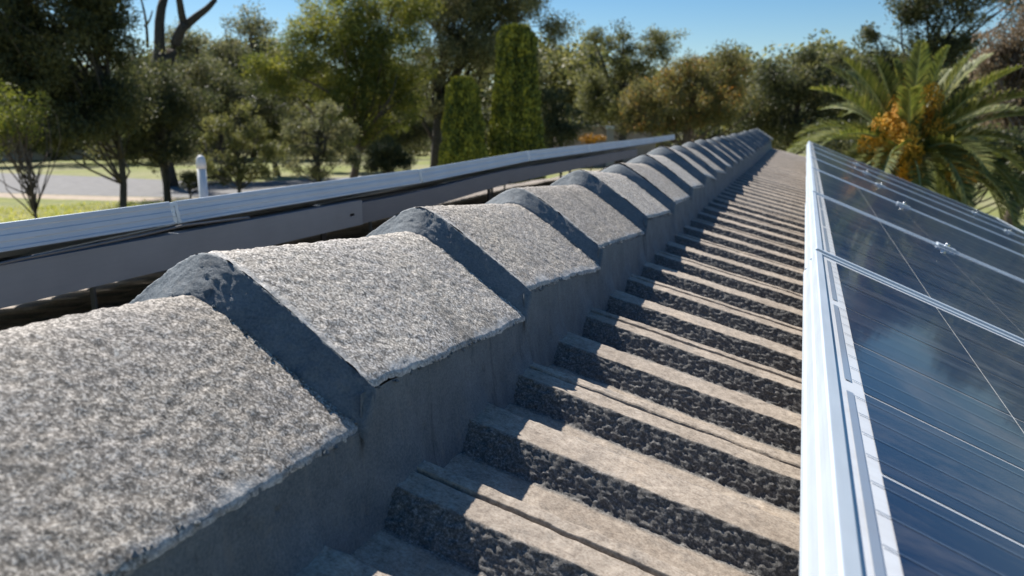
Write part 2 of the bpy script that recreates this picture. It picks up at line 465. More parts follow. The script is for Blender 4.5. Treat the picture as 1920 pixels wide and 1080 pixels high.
# bedding mortar down both sides of the ridge
def bedding(sgn, tanp, label):
    ysn = np.concatenate([np.arange(Y_START, .1, .012), np.arange(.1, 1.7, .0036), np.arange(1.7, 3.2, .008), np.arange(3.2, Y_END+.01, .015)])
    nT = 26
    T = np.linspace(0, 1, nT)
    Yg, Tg = np.meshgrid(ysn, T, indexing='ij'); sh = Yg.shape; Yg = Yg.ravel(); Tg = Tg.ravel()
    capsY = np.array(capY)
    idx = np.clip(np.searchsorted(capsY, Yg-.012)-1, 0, len(capY)-2)
    ph = (Yg-capsY[idx])/(capsY[idx+1]-capsY[idx])
    Lc = .029*(1-np.clip(ph, 0, 1))
    ztop = cap_z(np.full_like(Yg, HW-.001), Yg, Lc)-.0035
    roofz = -.256-tanp*.16+rise(Yg)*.6
    d, _ = rib_profile(Yg, True)
    foot = roofz-d*.98-.004
    # a trowelled concave skirt: nearly upright, flaring at the foot, riding up on the ribs
    dsm = np.convolve(rib_profile(ysn, True)[0], np.ones(7)/7, mode='same')
    dsm = np.repeat(dsm, nT)
    foot = roofz-dsm-.006
    Z = ztop+(foot-ztop)*Tg
    off = (HW-.0015)+.003*Tg+.010*Tg**3+.003*sstep(.5, 1, Tg)*(1-dsm/.0215)
    P = np.stack([off*sgn, Yg, Z], 1)
    seg = idx*.731
    n = fbm(np.stack([Yg*3, seg, Tg*.05], 1), .12, 3, 101)
    str_ = fbm(np.stack([Yg, seg, Z*.15], 1), .010, 3, 103)
    fine = vnoise(P, .004, 104)
    pit = np.clip((vnoise(np.stack([Yg, seg, Z], 1), .011, 131)-.80)/.2, 0, 1)*(Yg < 3)
    off = off+.0026*n+.0011*str_+.0005*fine-.005*pit
    # joint where one cap's pointing meets the next: a shallow crack
    cr = np.exp(-(((Yg-capsY[idx]-.020-.012*np.sin(Tg*5+idx)*Tg))/.0028)**2)*(.3+.7*(np.sin(idx*3.7) > -.2))
    off = off-.004*cr
    W = np.stack([XR+sgn*off, Yg, H+Z], 1)
    F = grid_faces(*sh)
    o = mesh_np('bedding_mortar', W, F[:, ::-1] if sgn < 0 else F, M['mortar'], house, True)
    o['label'] = label
bedding(1, .253, 'shaded blue grey mortar skirt facing the solar panels')
bedding(-1, .183, 'mortar skirt on the far side of the ridge')

# gable end of the ridge: the verge cap with a pale rim
mb = MB()
for s in (-1, 1):
    pts = [(0, 0), (.165, -.105), (.165, -.125), (0, -.022)]
    mb.prism(pts, lambda a, b, s=s: (XR+s*a, Y_END-.03, H-.108+b+.032), lambda a, b, s=s: (XR+s*a, Y_END+.03, H-.108+b+.032))
mb.build('verge_cap', m_simple('pale_cement_verge', (.42, .41, .39), .9, 0, .25, 60, .003), house, bevel=.004)

# crumbs and chips of mortar stuck along the pointing
mb = MB()
def chip(p, r):
    b = len(mb.v)
    for v in ((1, 0, 0), (-1, 0, 0), (0, 1, 0), (0, -1, 0), (0, 0, 1), (0, 0, -1)):
        mb.v.append(tuple(Vector(p)+Vector(v)*r*random.uniform(.6, 1.3)))
    for f in ((0, 2, 4), (2, 1, 4), (1, 3, 4), (3, 0, 4), (2, 0, 5), (1, 2, 5), (3, 1, 5), (0, 3, 5)):
        mb.f.append(tuple(b+k for k in f))
for i in range(2, 9):
    y0 = capY[i]
    for k in range(46 if i < 6 else 16):
        u = random.uniform(-.10, .150)
        z = float(cap_z(np.array(u), np.array(y0), np.array(0.)))+.0005
        chip((XR+u, y0+.002+.004*sstep(.10, .15, abs(u))+random.gauss(0, .004), H+z), random.uniform(.0008, .0024))
    for k in range(40):
        y = random.uniform(y0+.03, capY[i+1])
        z = float(cap_z(np.array(HW), np.array(y), np.array(.029*(1-(y-y0)/.37))))-.003
        chip((XR+HW+random.uniform(-.003, .003), y, H+z+random.uniform(-.002, .002)), random.uniform(.001, .0028))
tag(mb.build('mortar_crumbs', M['mortar'], house), kind='stuff')

# rest of the house, below the roof
mb = MB(); x0, x1 = XR-3.9, XR+4.2
mb.box(((x0+x1)/2, (Y_START+Y_END)/2, 1.12), (x1-x0, Y_END-Y_START-.5, 2.24)).build('wall', M['brick'], house)
mb = MB()
for (xe, ze) in ((XR+4.62, H-.256-.253*4.6-.157*4.07), (XR-4.32, H-.256-.183*4.3)):
    MB().box((xe, (Y_START+Y_END)/2, ze-.07), (.10, Y_END-Y_START, .10)).build('gutter', M['gutter'], house, bevel=.01)
gy = []
for yy in (Y_START+.26, Y_END-.26):
    mb = MB()
    mb.prism([(x0, 2.2), (x1, 2.2), (x1, H-.38-.253*(x1-XR)-.157*(x1-XR-.53)), (XR+.53, H-.38-.253*.53), (XR, H-.35), (x0, H-.36-.183*(XR-x0))],
             lambda a, b, yy=yy: (a, yy-.05, b), lambda a, b, yy=yy: (a, yy+.05, b))
    mb.build('gable_wall', M['brick'], house)

# ------------------------------------------------------------------ solar panels
def panel(pre, x_top, z_top, y0, width, pitch, sgn, label, group, length=1.65, roll=0):
    """panel with its upper edge at x_top running along +Y from y0; slopes down towards sgn*x"""
    zt = z_top+float(rise(y0)); r0 = float(rise(y0)); r1 = float(rise(y0+width))
    root = empty('solar_panel', (x_top, y0, H+zt), label, 'solar panel', group)
    c, s = math.cos(pitch), math.sin(pitch)
    def W(a, b, h):            # a down the slope, b along the ridge, h above the frame's top face
        return Vector((x_top+sgn*(a*c+h*s), y0+b, H+z_top+(r0+(r1-r0)*b/width)-a*s+h*c))
    g = .010                   # half the gap to the neighbour
    b0, b1 = g, width-g
    fr = MB()
    T = .042; wd = .011
    # side profile with raised ribs, (outward distance, height)
    prof = [(-wd, 0), (-.0012, 0), (0, -.0012), (0, -.009), (-.0014, -.010), (-.0014, -.018), (0, -.019), (0, -.027), (-.0014, -.028), (-.0014, -.036), (0, -.037), (0, -T), (-.028, -T), (-.028, -T+.002), (-.009, -T+.002), (-.009, -.007), (-wd, -.007)]
    fr.prism(prof, lambda o, h: W(-o, b0-0*o, h), lambda o, h: W(-o, b1, h))          # upper edge
    fr.prism(prof, lambda o, h: W(length+o, b0, h), lambda o, h: W(length+o, b1, h))  # lower edge
    fr.prism(prof, lambda o, h: W(wd, b0-o, h-.0003), lambda o, h: W(length-wd, b0-o, h-.0003))
    fr.prism(prof, lambda o, h: W(wd, b1+o, h-.0003), lambda o, h: W(length-wd, b1+o, h-.0003))
    # prof's outward axis points away from the panel on every side
    fr.build('frame', M['alu'], root, bevel=.0006)
    bs = MB(); hz = -.0028
    bs.v = [tuple(W(wd-.001, b0+wd-.001, hz)), tuple(W(length-wd+.001, b0+wd-.001, hz)), tuple(W(length-wd+.001, b1-wd+.001, hz)), tuple(W(wd-.001, b1-wd+.001, hz)),
            tuple(W(wd-.001, b0+wd-.001, hz-.005)), tuple(W(length-wd+.001, b0+wd-.001, hz-.005)), tuple(W(length-wd+.001, b1-wd+.001, hz-.005)), tuple(W(wd-.001, b1-wd+.001, hz-.005))]
    bs.f = [(0, 1, 2, 3), (7, 6, 5, 4), (0, 4, 5, 1), (1, 5, 6, 2), (2, 6, 7, 3), (3, 7, 4, 0)]
    bs.build('backsheet', M['back'], root)
    ce = MB(); bb = MB(); rb = MB(); rb2 = MB()
    cw = .1558; pit = .1590; m0 = .0345; n0 = (width-6*pit)/2+(pit-cw)/2
    def quad(mbx, a0, a1, q0, q1, h):
        k = len(mbx.v)
        mbx.v += [tuple(W(a0, q0, h)), tuple(W(a1, q0, h)), tuple(W(a1, q1, h)), tuple(W(a0, q1, h))]
        mbx.f.append((k, k+1, k+2, k+3))
    for i in range(10):
        for j in range(6):
            a = m0+i*pit; q = n0+j*pit
            quad(ce, a, a+cw+.0021, q, q+cw-.0010, hz+.0006)
    for j in range(6):
        for k in range(4):
            q = n0+j*pit+cw*(k+.5)/4
            quad(bb, m0-.009, length-m0+.004, q-.0006, q+.0006, hz+.0010)
    for j in range(3):          # string ribbons, one for each pair of columns
        q = n0+j*2*pit
        quad(rb, .0185, .0245, q+.012, q+2*pit-.018, hz+.0008)
        quad(rb2, length-.0245, length-.0185, q+.012, q+2*pit-.018, hz+.0008)
    ce.build('solar_cells', M['cell'], root)
    bb.build('busbar_lines', M['busbar'], root)
    rb.build('string_ribbon', M['ribbon'], root); rb2.build('string_ribbon', M['ribbon'], root)
    return root, W
PR = rad(22.2)
R_ORD = ['nearest', 'second nearest', 'third nearest', 'fourth', 'fifth', 'sixth', 'farthest']
ys_r = [.315+1.02*k for k in range(7)]
names_r = {0: 'blue solar panel with white edged frame filling the lower right corner',
 1: 'dark solar panel with dust smears just beyond the nearest frame joint on the right',
 2: 'third solar panel up the right hand row counted from the camera',
 3: 'fourth solar panel up the right hand row counted from the camera',
 4: 'fifth solar panel up the right hand row counted from the camera',
 5: 'last but one solar panel in the right hand row, seen as a thin grey band',
 6: 'farthest solar panel of the right hand row, beside the palm fronds'}
clampW = []
for k, y in enumerate(ys_r):
    root, W = panel('r', .031+.0018*k, -.2045, y, 1.02, PR, 1, names_r[k], 'solar panels on the sunlit right slope')
    clampW.append((W, y))
def clamp(W, a, b, label, group):
    p = W(a, b, .0); r = empty('panel_clamp', p, label, 'clamp', group)
    mb = MB(); Mx = Matrix.Rotation(PR, 3, 'Y')
    mb.box(W(a, b, .0025), (.05, .034, .004), Mx)
    mb.box(W(a, b, -.014), (.05, .016, .03), Mx)
    mb.build('clamp_plate', M['alu'], r, bevel=.001)
    mb = MB(); q0 = W(a, b, .004); q1 = W(a, b, .012)
    mb.tube([q0, q1], [.0065, .0065], 10).build('bolt', M['steel'], r, bevel=.0008)
CL = ['second', 'third', 'fourth', 'fifth', 'sixth']
for k in range(0, 6):
    W, y = clampW[k]
    for a in (.38, 1.27):
        if k == 0 and a < 1: continue
        w = {0: 'nearest', 1: 'second', 2: 'third', 3: 'fourth', 4: 'fifth', 5: 'farthest'}[k]
        clamp(W, a, 1.02, ('shiny bolted clamp high on the %s seam between the right hand solar panels' if a < 1 else 'shiny bolted clamp low on the %s seam between the right hand solar panels') % w, 'clamps on the seams of the right hand panels')

names_l = {0: 'nearest solar panel of the left row, cut by the left side of the photo',
 1: 'left row solar panel with the white vent pipe behind it',
 2: 'third solar panel of the left row, in front of the small bushy trees',
 3: 'fourth solar panel of the left row, in front of the shorter cypress',
 4: 'fifth solar panel of the left row, just right of the tall cypress foot',
 5: 'last but one solar panel of the left row',
 6: 'farthest solar panel of the left row, its end standing free above the ridge'}
for k in range(7):
    y = .123+1.0*k-.002*k
    panel('l', -1.09, -.146-.002*k*.3, y, 1.0, rad(12.0), -1, names_l[k], 'solar panels seen edge on behind the ridge')

# supports under the right row: rails and tilt legs standing on the tiles
def rail_set(x_top, z_top, pitch, sgn, tanp, y0, y1, a_list, side_word, tile_x):
    for n, a in enumerate(a_list):
        c, s = math.cos(pitch), math.sin(pitch)
        x = x_top+sgn*(a*c-.064*s*1); z = z_top-a*s-.064*c
        t = empty('mounting_rail', (x, (y0+y1)/2, H+z), ('upper' if n == 0 else 'lower')+' aluminium rail carrying the '+side_word+' row of solar panels', 'rail', 'rails under the solar panels')
        MB().box((x, (y0+y1)/2, H+z+.004), (.04, y1-y0, .038)).build('rail', M['alu_dull'], t, bevel=.002)
        roof = lambda xx: -.256-tanp*abs(xx-XR)-(.157 if sgn > 0 else 0)*max(0, abs(xx-XR)-.53)+.01
        for y in np.arange(y0+.35, y1, 1.2):
            zr = roof(x)
            mb = MB()
            mb.box((x, y, H+(z+zr)/2-.01), (.012, .006, max(.02, z-zr)))
            mb.box((x, y+.03, H+zr+.004), (.06, .07, .006))
            mb.build('leg', M['alu_dull'], t)
rail_set(.031, -.2045, PR, 1, .253, .33, 7.4, (.38, 1.27), 'right', 0)
rail_set(-1.09, -.146, rad(12), -1, .183, -.3, 7.0, (.40, 1.27), 'left', 0)

# the deep grey upstand below the left row
t = empty('mounting_channel', (-1.07, 2.4, H-.25), 'long flat grey metal channel running below the blue edge of the left panels', 'channel')
def band(x, ya, yb, za0, za1, zb0, zb1, mat, nm, th=.004):
    mb = MB(); n = 24
    for i in range(n+1):
        f = i/n; y = ya+(yb-ya)*f
        lo = za0+(zb0-za0)*f; hi = za1+(zb1-za1)*f
        r_ = float(rise(y))
        mb.v += [(x, y, H+lo+r_), (x, y, H+hi+r_), (x-.025, y, H+hi+r_), (x-.025, y, H+hi+r_-th), (x-th, y, H+hi+r_-th), (x-th, y, H+lo+r_)]
    for i in range(n):
        b = i*6
        for k in range(6):
            k2 = (k+1) % 6
            mb.f.append((b+k, b+k2, b+6+k2, b+6+k))
    mb.f.append((0, 1, 2, 3, 4, 5)); e = n*6; mb.f.append((e+5, e+4, e+3, e+2, e+1, e))
    return mb.build(nm, mat, t)
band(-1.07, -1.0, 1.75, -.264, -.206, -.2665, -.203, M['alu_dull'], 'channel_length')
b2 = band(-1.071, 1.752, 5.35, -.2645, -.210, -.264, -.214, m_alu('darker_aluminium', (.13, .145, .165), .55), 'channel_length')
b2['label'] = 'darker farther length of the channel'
for y in np.arange(-.6, 5.3, 1.15):
    mb = MB(); mb.box((-1.16, y, H-.32), (.006, .02, .15)); mb.box((-1.16, y, H-.39), (.05, .05, .006)); mb.box((-1.12, y, H-.236), (.10, .02, .006))
    mb.build('leg', M['black'], t)
# a loose cable hanging between panel and channel
pts = []
for (y, z) in ((.60, -.208), (.79, -.199), (.92, -.197), (1.02, -.1945), (1.12, -.190), (1.3, -.196)):
    pts.append((-1.066, y, H+z))
tag(MB().tube(pts, [.0024]*len(pts), 8).build('cable', m_simple('grey_cable', (.12, .12, .12), .5, 0, .1), smooth=True, base=(-1.066, .6, H-.22)), 'thin grey cable slanting through the dark gap below the left solar panel', 'cable')

# ------------------------------------------------------------------ ground, road, garden
def bearing(px):
    """unit ground direction of a column of the view"""
    r = FWD.cross(Vector((0, 0, 1))).normalized(); u = r.cross(FWD)
    v = r*(px-960)/1443+u*(540-226)/1443+FWD
    return Vector((v.x, v.y, 0)).normalized()
def at(px, D): return bearing(px)*D
def zat(py, px, D):
    """height above ground of a point seen at (px, py) at ground distance D"""
    r = FWD.cross(Vector((0, 0, 1))).normalized(); u = r.cross(FWD)
    v = r*(px-960)/1443+u*(540-py)/1443+FWD
    return H+v.z/math.hypot(v.x, v.y)*D
def mpp(px, D):
    r = FWD.cross(Vector((0, 0, 1))).normalized(); u = r.cross(FWD)
    v = r*(px-960)/1443+u*(540-226)/1443+FWD
    return D/1443/math.hypot(v.x, v.y)      # metres per pixel across the view

def m_ground():
    m, nt, b = newmat('winter_lawn')
    v = coords(nt); big = noise(nt, .09, 5, .6, v, .5); mid = noise(nt, .9, 5, .65, v); fin = noise(nt, 14, 4, .7, v)
    green = ramp(nt, mid, [(.3, (.09, .125, .022)), (.5, (.17, .19, .034)), (.7, (.30, .28, .06))])
    dry = ramp(nt, fin, [(.35, (.20, .17, .10)), (.65, (.42, .37, .24))])
    f = ramp(nt, big, [(.40, (0, 0, 0)), (.56, (.75, .75, .75))])
    c = mix(nt, f, green, dry)
    c = mix(nt, .35, c, ramp(nt, fin, [(.35, (.05, .08, .02)), (.65, (.26, .28, .09))]))
    nt.links.new(c, b.inputs['Base Color']); b.inputs['Roughness'].default_value = .95
    bump(nt, b, fin, .8, .05)
    return m
gm = m_ground()
V = []; nn = 60
lin = np.sign(np.linspace(-1, 1, nn))*np.abs(np.linspace(-1, 1, nn))**3*1600
GX, GY = np.meshgrid(lin, lin, indexing='ij')
tag(mesh_np('ground', np.stack([GX.ravel(), GY.ravel(), 0*GX.ravel()], 1), grid_faces(nn, nn), gm), kind='structure')
def ribbon_sheet(name, pts_near, pts_far, z, mat):
    V = []; F = []
    for a, b in zip(pts_near, pts_far):
        pa, pb = at(*a), at(*b); V += [(pa.x, pa.y, z), (pb.x, pb.y, z)]
    for i in range(len(pts_near)-1): F.append((2*i, 2*i+2, 2*i+3, 2*i+1))
    return tag(mesh_np(name, np.array(V), F, mat, smooth=False), kind='structure')
asphalt = m_simple('worn_asphalt', (.135, .132, .13), .85, 0, .25, 1.5)
sandm = m_simple('sandy_verge', (.36, .29, .22), .95, 0, .2, 2)
ribbon_sheet('road', [(-500, 70), (-120, 62), (0, 57), (180, 52), (330, 49), (480, 48), (640, 52), (900, 66)], [(-500, 100), (-120, 88), (0, 79), (180, 70), (330, 63), (480, 60), (640, 63), (900, 76)], .008, asphalt)
ribbon_sheet('verge', [(-500, 66), (-120, 58), (0, 53.5), (180, 49), (330, 46.5), (480, 45.5), (640, 49), (900, 63)], [(-500, 69.8), (-120, 61.8), (0, 56.8), (180, 51.8), (330, 48.8), (480, 47.8), (640, 51.8), (900, 65.8)], .004, sandm)

# ------------------------------------------------------------------ foliage
def leafmat(name, stops, gloss=.58, trans=.42):
    stops = [(p, tuple(min(.8, q*k) for q, k in zip(c, (1.95, 1.72, 1.70)))) for p, c in stops]
    m, nt, b = newmat(name)
    g = nt.nodes.new('ShaderNodeNewGeometry')
    a = nt.nodes.new('ShaderNodeMath'); a.operation = 'MULTIPLY'; nt.links.new(g.outputs['Random Per Island'], a.inputs[0]); a.inputs[1].default_value = .55
    t = nt.nodes.new('ShaderNodeMath'); t.operation = 'MULTIPLY_ADD'; nt.links.new(attr(nt, 'tone'), t.inputs[0]); t.inputs[1].default_value = .45; nt.links.new(a.outputs[0], t.inputs[2])
    c = ramp(nt, t.outputs[0], stops)
    nt.links.new(c, b.inputs['Base Color']); b.inputs['Roughness'].default_value = gloss
    tr = nt.nodes.new('ShaderNodeBsdfTranslucent')
    hs = nt.nodes.new('ShaderNodeHueSaturation'); hs.inputs['Saturation'].default_value = 1.15; hs.inputs['Value'].default_value = 1.25
    nt.links.new(c, hs.inputs['Color']); nt.links.new(hs.outputs[0], tr.inputs[0])
    ms = nt.nodes.new('ShaderNodeMixShader'); ms.inputs[0].default_value = trans
    nt.links.new(b.outputs[0], ms.inputs[1]); nt.links.new(tr.outputs[0], ms.inputs[2])
    nt.links.new(ms.outputs[0], nt.nodes['Material Output'].inputs[0])
    return m
LM = {
 'dark': leafmat('dark_olive_leaves', [(.1, (.018, .026, .014)), (.5, (.045, .058, .026)), (.9, (.095, .10, .045))]),
 'gum': leafmat('grey_green_gum_leaves', [(.1, (.035, .045, .024)), (.5, (.085, .10, .050)), (.9, (.18, .19, .10))]),
 'yellow': leafmat('yellow_green_leaves', [(.1, (.035, .05, .015)), (.5, (.095, .12, .028)), (.9, (.21, .22, .06))]),
 'olive': leafmat('olive_leaves', [(.1, (.03, .04, .018)), (.5, (.075, .088, .034)), (.9, (.15, .16, .065))]),
 'rust': leafmat('green_and_rust_leaves', [(.1, (.04, .045, .02)), (.5, (.095, .105, .042)), (.76, (.15, .14, .055)), (.97, (.24, .13, .05))]),
 'pink': leafmat('pinkish_brown_leaves', [(.1, (.035, .032, .022)), (.5, (.085, .075, .05)), (.9, (.16, .135, .10))]),
 'cypress': leafmat('cypress_sprays', [(.1, (.012, .026, .008)), (.4, (.04, .062, .012)), (.8, (.22, .24, .035))], .7, .03),  # last stop brightened to paint the sunlit sprays
 'amber': leafmat('amber_flowers', [(.1, (.10, .06, .012)), (.9, (.26, .16, .025))], .6, .2),
}
def m_bark(name, a, b_):
    m, nt, b = newmat(name); v = coords(nt, (6, 6, 1.2)); f = noise(nt, 3, 5, .65, v)
    nt.links.new(ramp(nt, f, [(.35, a), (.65, b_)]), b.inputs['Base Color']); b.inputs['Roughness'].default_value = .9
    bump(nt, b, f, .7, .03); return m
BK = {'dark': m_bark('dark_bark', (.03, .026, .022), (.09, .078, .066)), 'brown': m_bark('brown_bark', (.07, .05, .04), (.20, .15, .12)), 'pale': m_bark('pale_bark', (.22, .19, .16), (.42, .38, .33))}

def leaves(centres, tone, length, width, droop, seed, shape='leaf'):
    r = np.random.default_rng(seed); n = len(centres)
    ax = r.normal(size=(n, 3)); ax[:, 2] = ax[:, 2]*.8-droop*1.6
    ax /= np.linalg.norm(ax, axis=1)[:, None]
    s = r.normal(size=(n, 3)); s -= (s*ax).sum(1)[:, None]*ax; s /= np.linalg.norm(s, axis=1)[:, None]
    L = (length*r.uniform(.6, 1.35, n))[:, None]; Wd = (width*r.uniform(.6, 1.3, n))[:, None]
    nrm = np.cross(ax, s)
    a = centres-ax*L*.5; c = centres+ax*L*.5
    b = centres+s*Wd*.5+nrm*Wd*.18-ax*L*.08; d = centres-s*Wd*.5+nrm*Wd*.18-ax*L*.08
    V = np.stack([a, b, c, d], 1).reshape(-1, 3)
    F = np.arange(4*n).reshape(n, 4)
    return V, F, np.repeat(tone, 4)
def wig(p, q, n, amp, r):
    out = []
    p = np.array(p, float); q = np.array(q, float); L = np.linalg.norm(q-p)
    off = r.normal(size=3)*amp*L; off2 = r.normal(size=3)*amp*L*.5
    for i in range(n):
        t = i/(n-1)
        out.append(p+(q-p)*t+off*math.sin(math.pi*t)+off2*math.sin(2*math.pi*t))
    return out
TREES = []
def tree(name, label, cat, group, px, D, blobs, mat, bark='dark', trunk_r=.2, trunk_top=None, base_px=None, cr=.75, dens=1.0, leaf=(.17, .06), droop=.3, seed=1, bare=0, limbs=True, fork=None):
    """blobs: (px, py, half width px, half height px[, extra distance]) of the parts of the crown, in view columns at distance D"""
    r = np.random.default_rng(seed)
    base = at(base_px if base_px is not None else px, D)
    root = empty(name, (base.x, base.y, 0), label, cat, group)
    pts = []; tone = []; ends = []
    depth = bearing(px); side = Vector((depth.y, -depth.x, 0))
    for bl in blobs:
        bx, by, hx, hy = bl[:4]; dd = bl[4] if len(bl) > 4 else 0
        DD = D+dd; k = mpp(bx, DD); c = at(bx, DD); cz = zat(by, bx, DD)
        rx, rz = hx*k, hy*k; ry = min(rx, max(1.0, .8*rx))
        crr = min(cr, rx*.6, rz*.75+.1)
        vol = rx*ry*rz
        nc = max(8, int(2.3*vol/crr**3))
        nc = min(nc, 190)
        q = r.normal(size=(nc, 3)); q /= np.linalg.norm(q, axis=1)[:, None]; q *= (r.uniform(0, 1, nc)**.42*r.uniform(.85, 1.22, nc))[:, None]
        q *= (1+.42*vnoise(q*1.0+seed*3.1+bx*.01, .55, seed+3))[:, None]
        for j in range(nc):
            p = np.array([c.x, c.y, cz])+np.array(side)*q[j, 0]*max(.1, rx-crr*.5)+np.array(depth)*q[j, 1]*max(.1, ry-crr*.5)+np.array([0, 0, 1])*q[j, 2]*max(.1, rz-crr*.4)
            ends.append(p)
            cs = crr*r.uniform(.55, 1.25)
            nl = int(dens*430*(cs/.75)**2*(.17*.06)/(leaf[0]*leaf[1]))
            g = r.normal(size=(nl, 3)); g /= np.linalg.norm(g, axis=1)[:, None]
            g *= (r.uniform(0, 1, nl)**.5)[:, None]*cs
            g *= r.uniform(.6, 1.3, 3); g[:, 2] *= .8
            # ragged: stretch the clump along one twig direction
            tw = r.normal(size=3); tw /= np.linalg.norm(tw)
            g += np.outer(r.normal(size=nl)*.28*cs, tw)
            pts.append(p+g); tone.append(np.full(nl, r.uniform(0, 1)))
    if pts:
        P = np.concatenate(pts); Tn = np.concatenate(tone)
        P[:, 2] = np.maximum(P[:, 2], .15)
        Vv, F, ta = leaves(P, Tn, leaf[0], leaf[1], droop, seed+5)
        mesh_np('crown', Vv, F, LM[mat], root, False, {'tone': ta})
    # trunk and limbs
    mb = MB()
    if trunk_top is None:
        tb = blobs[0]; trunk_top = (tb[0], tb[1])
    tx, ty = trunk_top; tp = at(tx, D); top = np.array([tp.x, tp.y, zat(ty, tx, D)])
    tr = wig((base.x, base.y, -.1), top, 9, .035, r)
    mb.tube(tr, [trunk_r*(1.25-.75*i/8) for i in range(9)], 9)
    if fork:
        for (fx0, fy0, fx1, fy1, r0, r1) in fork:
            a = at(fx0, D); b = at(fx1, D+r.uniform(-1, 1))
            mb.tube(wig((a.x, a.y, zat(fy0, fx0, D)), (b.x, b.y, zat(fy1, fx1, D)), 7, .04, r), np.linspace(r0, r1, 7), 8)
    if limbs and ends:
        E = np.array(ends); sel = r.permutation(len(E))[:min(len(E), 46)]
        for j in sel:
            e = E[j]; t = r.uniform(.35, .98); i0 = t*8; k = int(i0); s0 = tr[k]+(tr[min(k+1, 8)]-tr[k])*(i0-k)
            if s0[2] > e[2]+.5: k = max(1, int(k*.5)); s0 = tr[k]
            L = np.linalg.norm(e-s0)
            r0 = min(trunk_r*.5, .012*L+.02)
            mb.tube(wig(s0, e, 6, .09, r), np.linspace(r0, r0*.25, 6), 5)
    mb.build('trunk', BK[bark], root, smooth=True)
    return root

G = 'trees beyond the house'
# left side, from the edge inwards
tree('gum_tree', 'big dark gum tree at the left edge whose hanging crown fills the top left corner', 'tree', G, 150, 36,
     [(60, 60, 150, 130), (200, 50, 90, 110), (10, 30, 60, 120), (110, 250, 120, 30), (120, 180, 120, 70), (210, 190, 90, 70), (150, -60, 200, 60), (30, 150, 80, 90)], 'dark', 'dark', .13, (215, 60), 205, cr=.75, dens=.9, seed=3, droop=.6)
tree('gum_tree', 'dark tree with drooping low branches over the road, right of the thin black trunk', 'tree', G, 270, 44,
     [(270, 200, 90, 80), (330, 190, 80, 70), (240, 270, 60, 45), (300, 285, 70, 30)], 'dark', 'dark', .16, (300, 190), 300, cr=.75, dens=.7, seed=4, droop=.6)
tree('sapling', 'small bare stemmed sapling with yellow green leaves at the far left edge', 'tree', G, 40, 29,
     [(30, 225, 62, 50), (80, 200, 30, 28), (-20, 250, 40, 50)], 'yellow', 'brown', .05, (40, 260), 42, cr=.42, dens=.40, leaf=(.11, .05), seed=5,
     fork=[(43, 360, 0, 290, .035, .012), (43, 360, 85, 285, .035, .012), (43, 355, 25, 270, .03, .01)])
tree('gum_tree', 'tall gum with two thick bare forking limbs against the sky, top left', 'tree', G, 330, 58,
     [(250, -90, 120, 40), (400, -80, 90, 40), (300, 150, 60, 30)], 'dark', 'dark', .42, (306, 110), 310, cr=.8, dens=.5, seed=6, limbs=False,
     fork=[(300, 130, 330, -10, .40, .26), (320, 125, 362, 45, .40, .32), (362, 50, 350, -20, .26, .18), (362, 50, 420, 2, .28, .16), (290, 90, 285, -10, .10, .05), (330, -5, 300, -60, .2, .1), (288, 50, 305, 25, .07, .04), (420, 4, 445, -60, .16, .08)])
tree('gum_tree', 'umbrella shaped far tree on the skyline just right of the bare forked limbs', 'tree', G, 380, 105,
     [(375, 75, 48, 38), (400, 130, 90, 50), (345, 95, 30, 40)], 'gum', 'dark', .3, (380, 90), cr=1.3, dens=.42, leaf=(.38, .16), seed=7)
tree('gum_tree', 'round headed far tree on the skyline just left of the big yellow green gum', 'tree', G, 470, 100,
     [(480, 50, 55, 34), (510, 95, 55, 45), (440, 80, 28, 28), (460, 130, 80, 50)], 'gum', 'dark', .3, (480, 70), cr=1.2, dens=.42, leaf=(.38, .16), seed=8)
tree('gum_tree', 'dark round tree behind the white vent pipe', 'tree', G, 420, 62,
     [(380, 170, 90, 70), (460, 190, 80, 60), (350, 240, 60, 50)], 'dark', 'dark', .22, (400, 180), cr=1.0, dens=.62, leaf=(.24, .09), seed=9)
tree('small_tree', 'small light green tree with a dark twisted stem, just right of the white vent pipe', 'tree', G, 440, 38,
     [(455, 205, 26, 18), (415, 228, 34, 20), (478, 238, 32, 20), (440, 262, 42, 24), (388, 258, 24, 16), (502, 282, 32, 26), (425, 300, 34, 22), (470, 322, 44, 22), (380, 312, 22, 20)], 'olive', 'dark', .09, (440, 260), 430, cr=.42, dens=.62, leaf=(.16, .05), seed=210, droop=.6)
tree('small_tree', 'bushy olive tree with a forked stem standing left of the large middle gum', 'tree', G, 575, 42,
     [(548, 246, 28, 20), (618, 205, 28, 24), (590, 238, 34, 22), (640, 250, 34, 26), (565, 278, 34, 20), (610, 292, 30, 24), (540, 306, 26, 18), (580, 322, 44, 18), (655, 300, 26, 26)], 'gum', 'dark', .10, (600, 240), 608, cr=.42, dens=.60, leaf=(.17, .055), seed=211, droop=.5)
tree('gum_tree', 'large yellow green gum left of the middle, its top leaving the photo', 'tree', G, 690, 50,
     [(650, 40, 100, 80), (590, 100, 75, 70), (720, 90, 95, 80), (640, 170, 90, 70), (740, 190, 80, 70), (760, 20, 80, 60), (540, 150, 70, 40), (690, 240, 70, 40), (500, 130, 50, 36)], 'yellow', 'brown', .22, (700, 60), 650, cr=.85, dens=.52, leaf=(.19, .07), seed=12, droop=.5)
tree('gum_tree', 'tall grey green gum with sky gaps in its crown, behind the two cypresses', 'tree', G, 900, 56,
     [(850, 20, 110, 60), (960, 10, 95, 55), (1035, 50, 42, 50), (890, 100, 110, 60), (800, 130, 60, 50), (1000, 110, 40, 40), (900, -60, 170, 50), (830, 200, 60, 40)], 'gum', 'dark', .34, (850, 60), 812, cr=.9, dens=.52, leaf=(.22, .085), seed=13, droop=.5,
     fork=[(815, 270, 740, 130, .16, .08), (830, 200, 900, 90, .2, .1), (850, 160, 880, 60, .16, .08)])
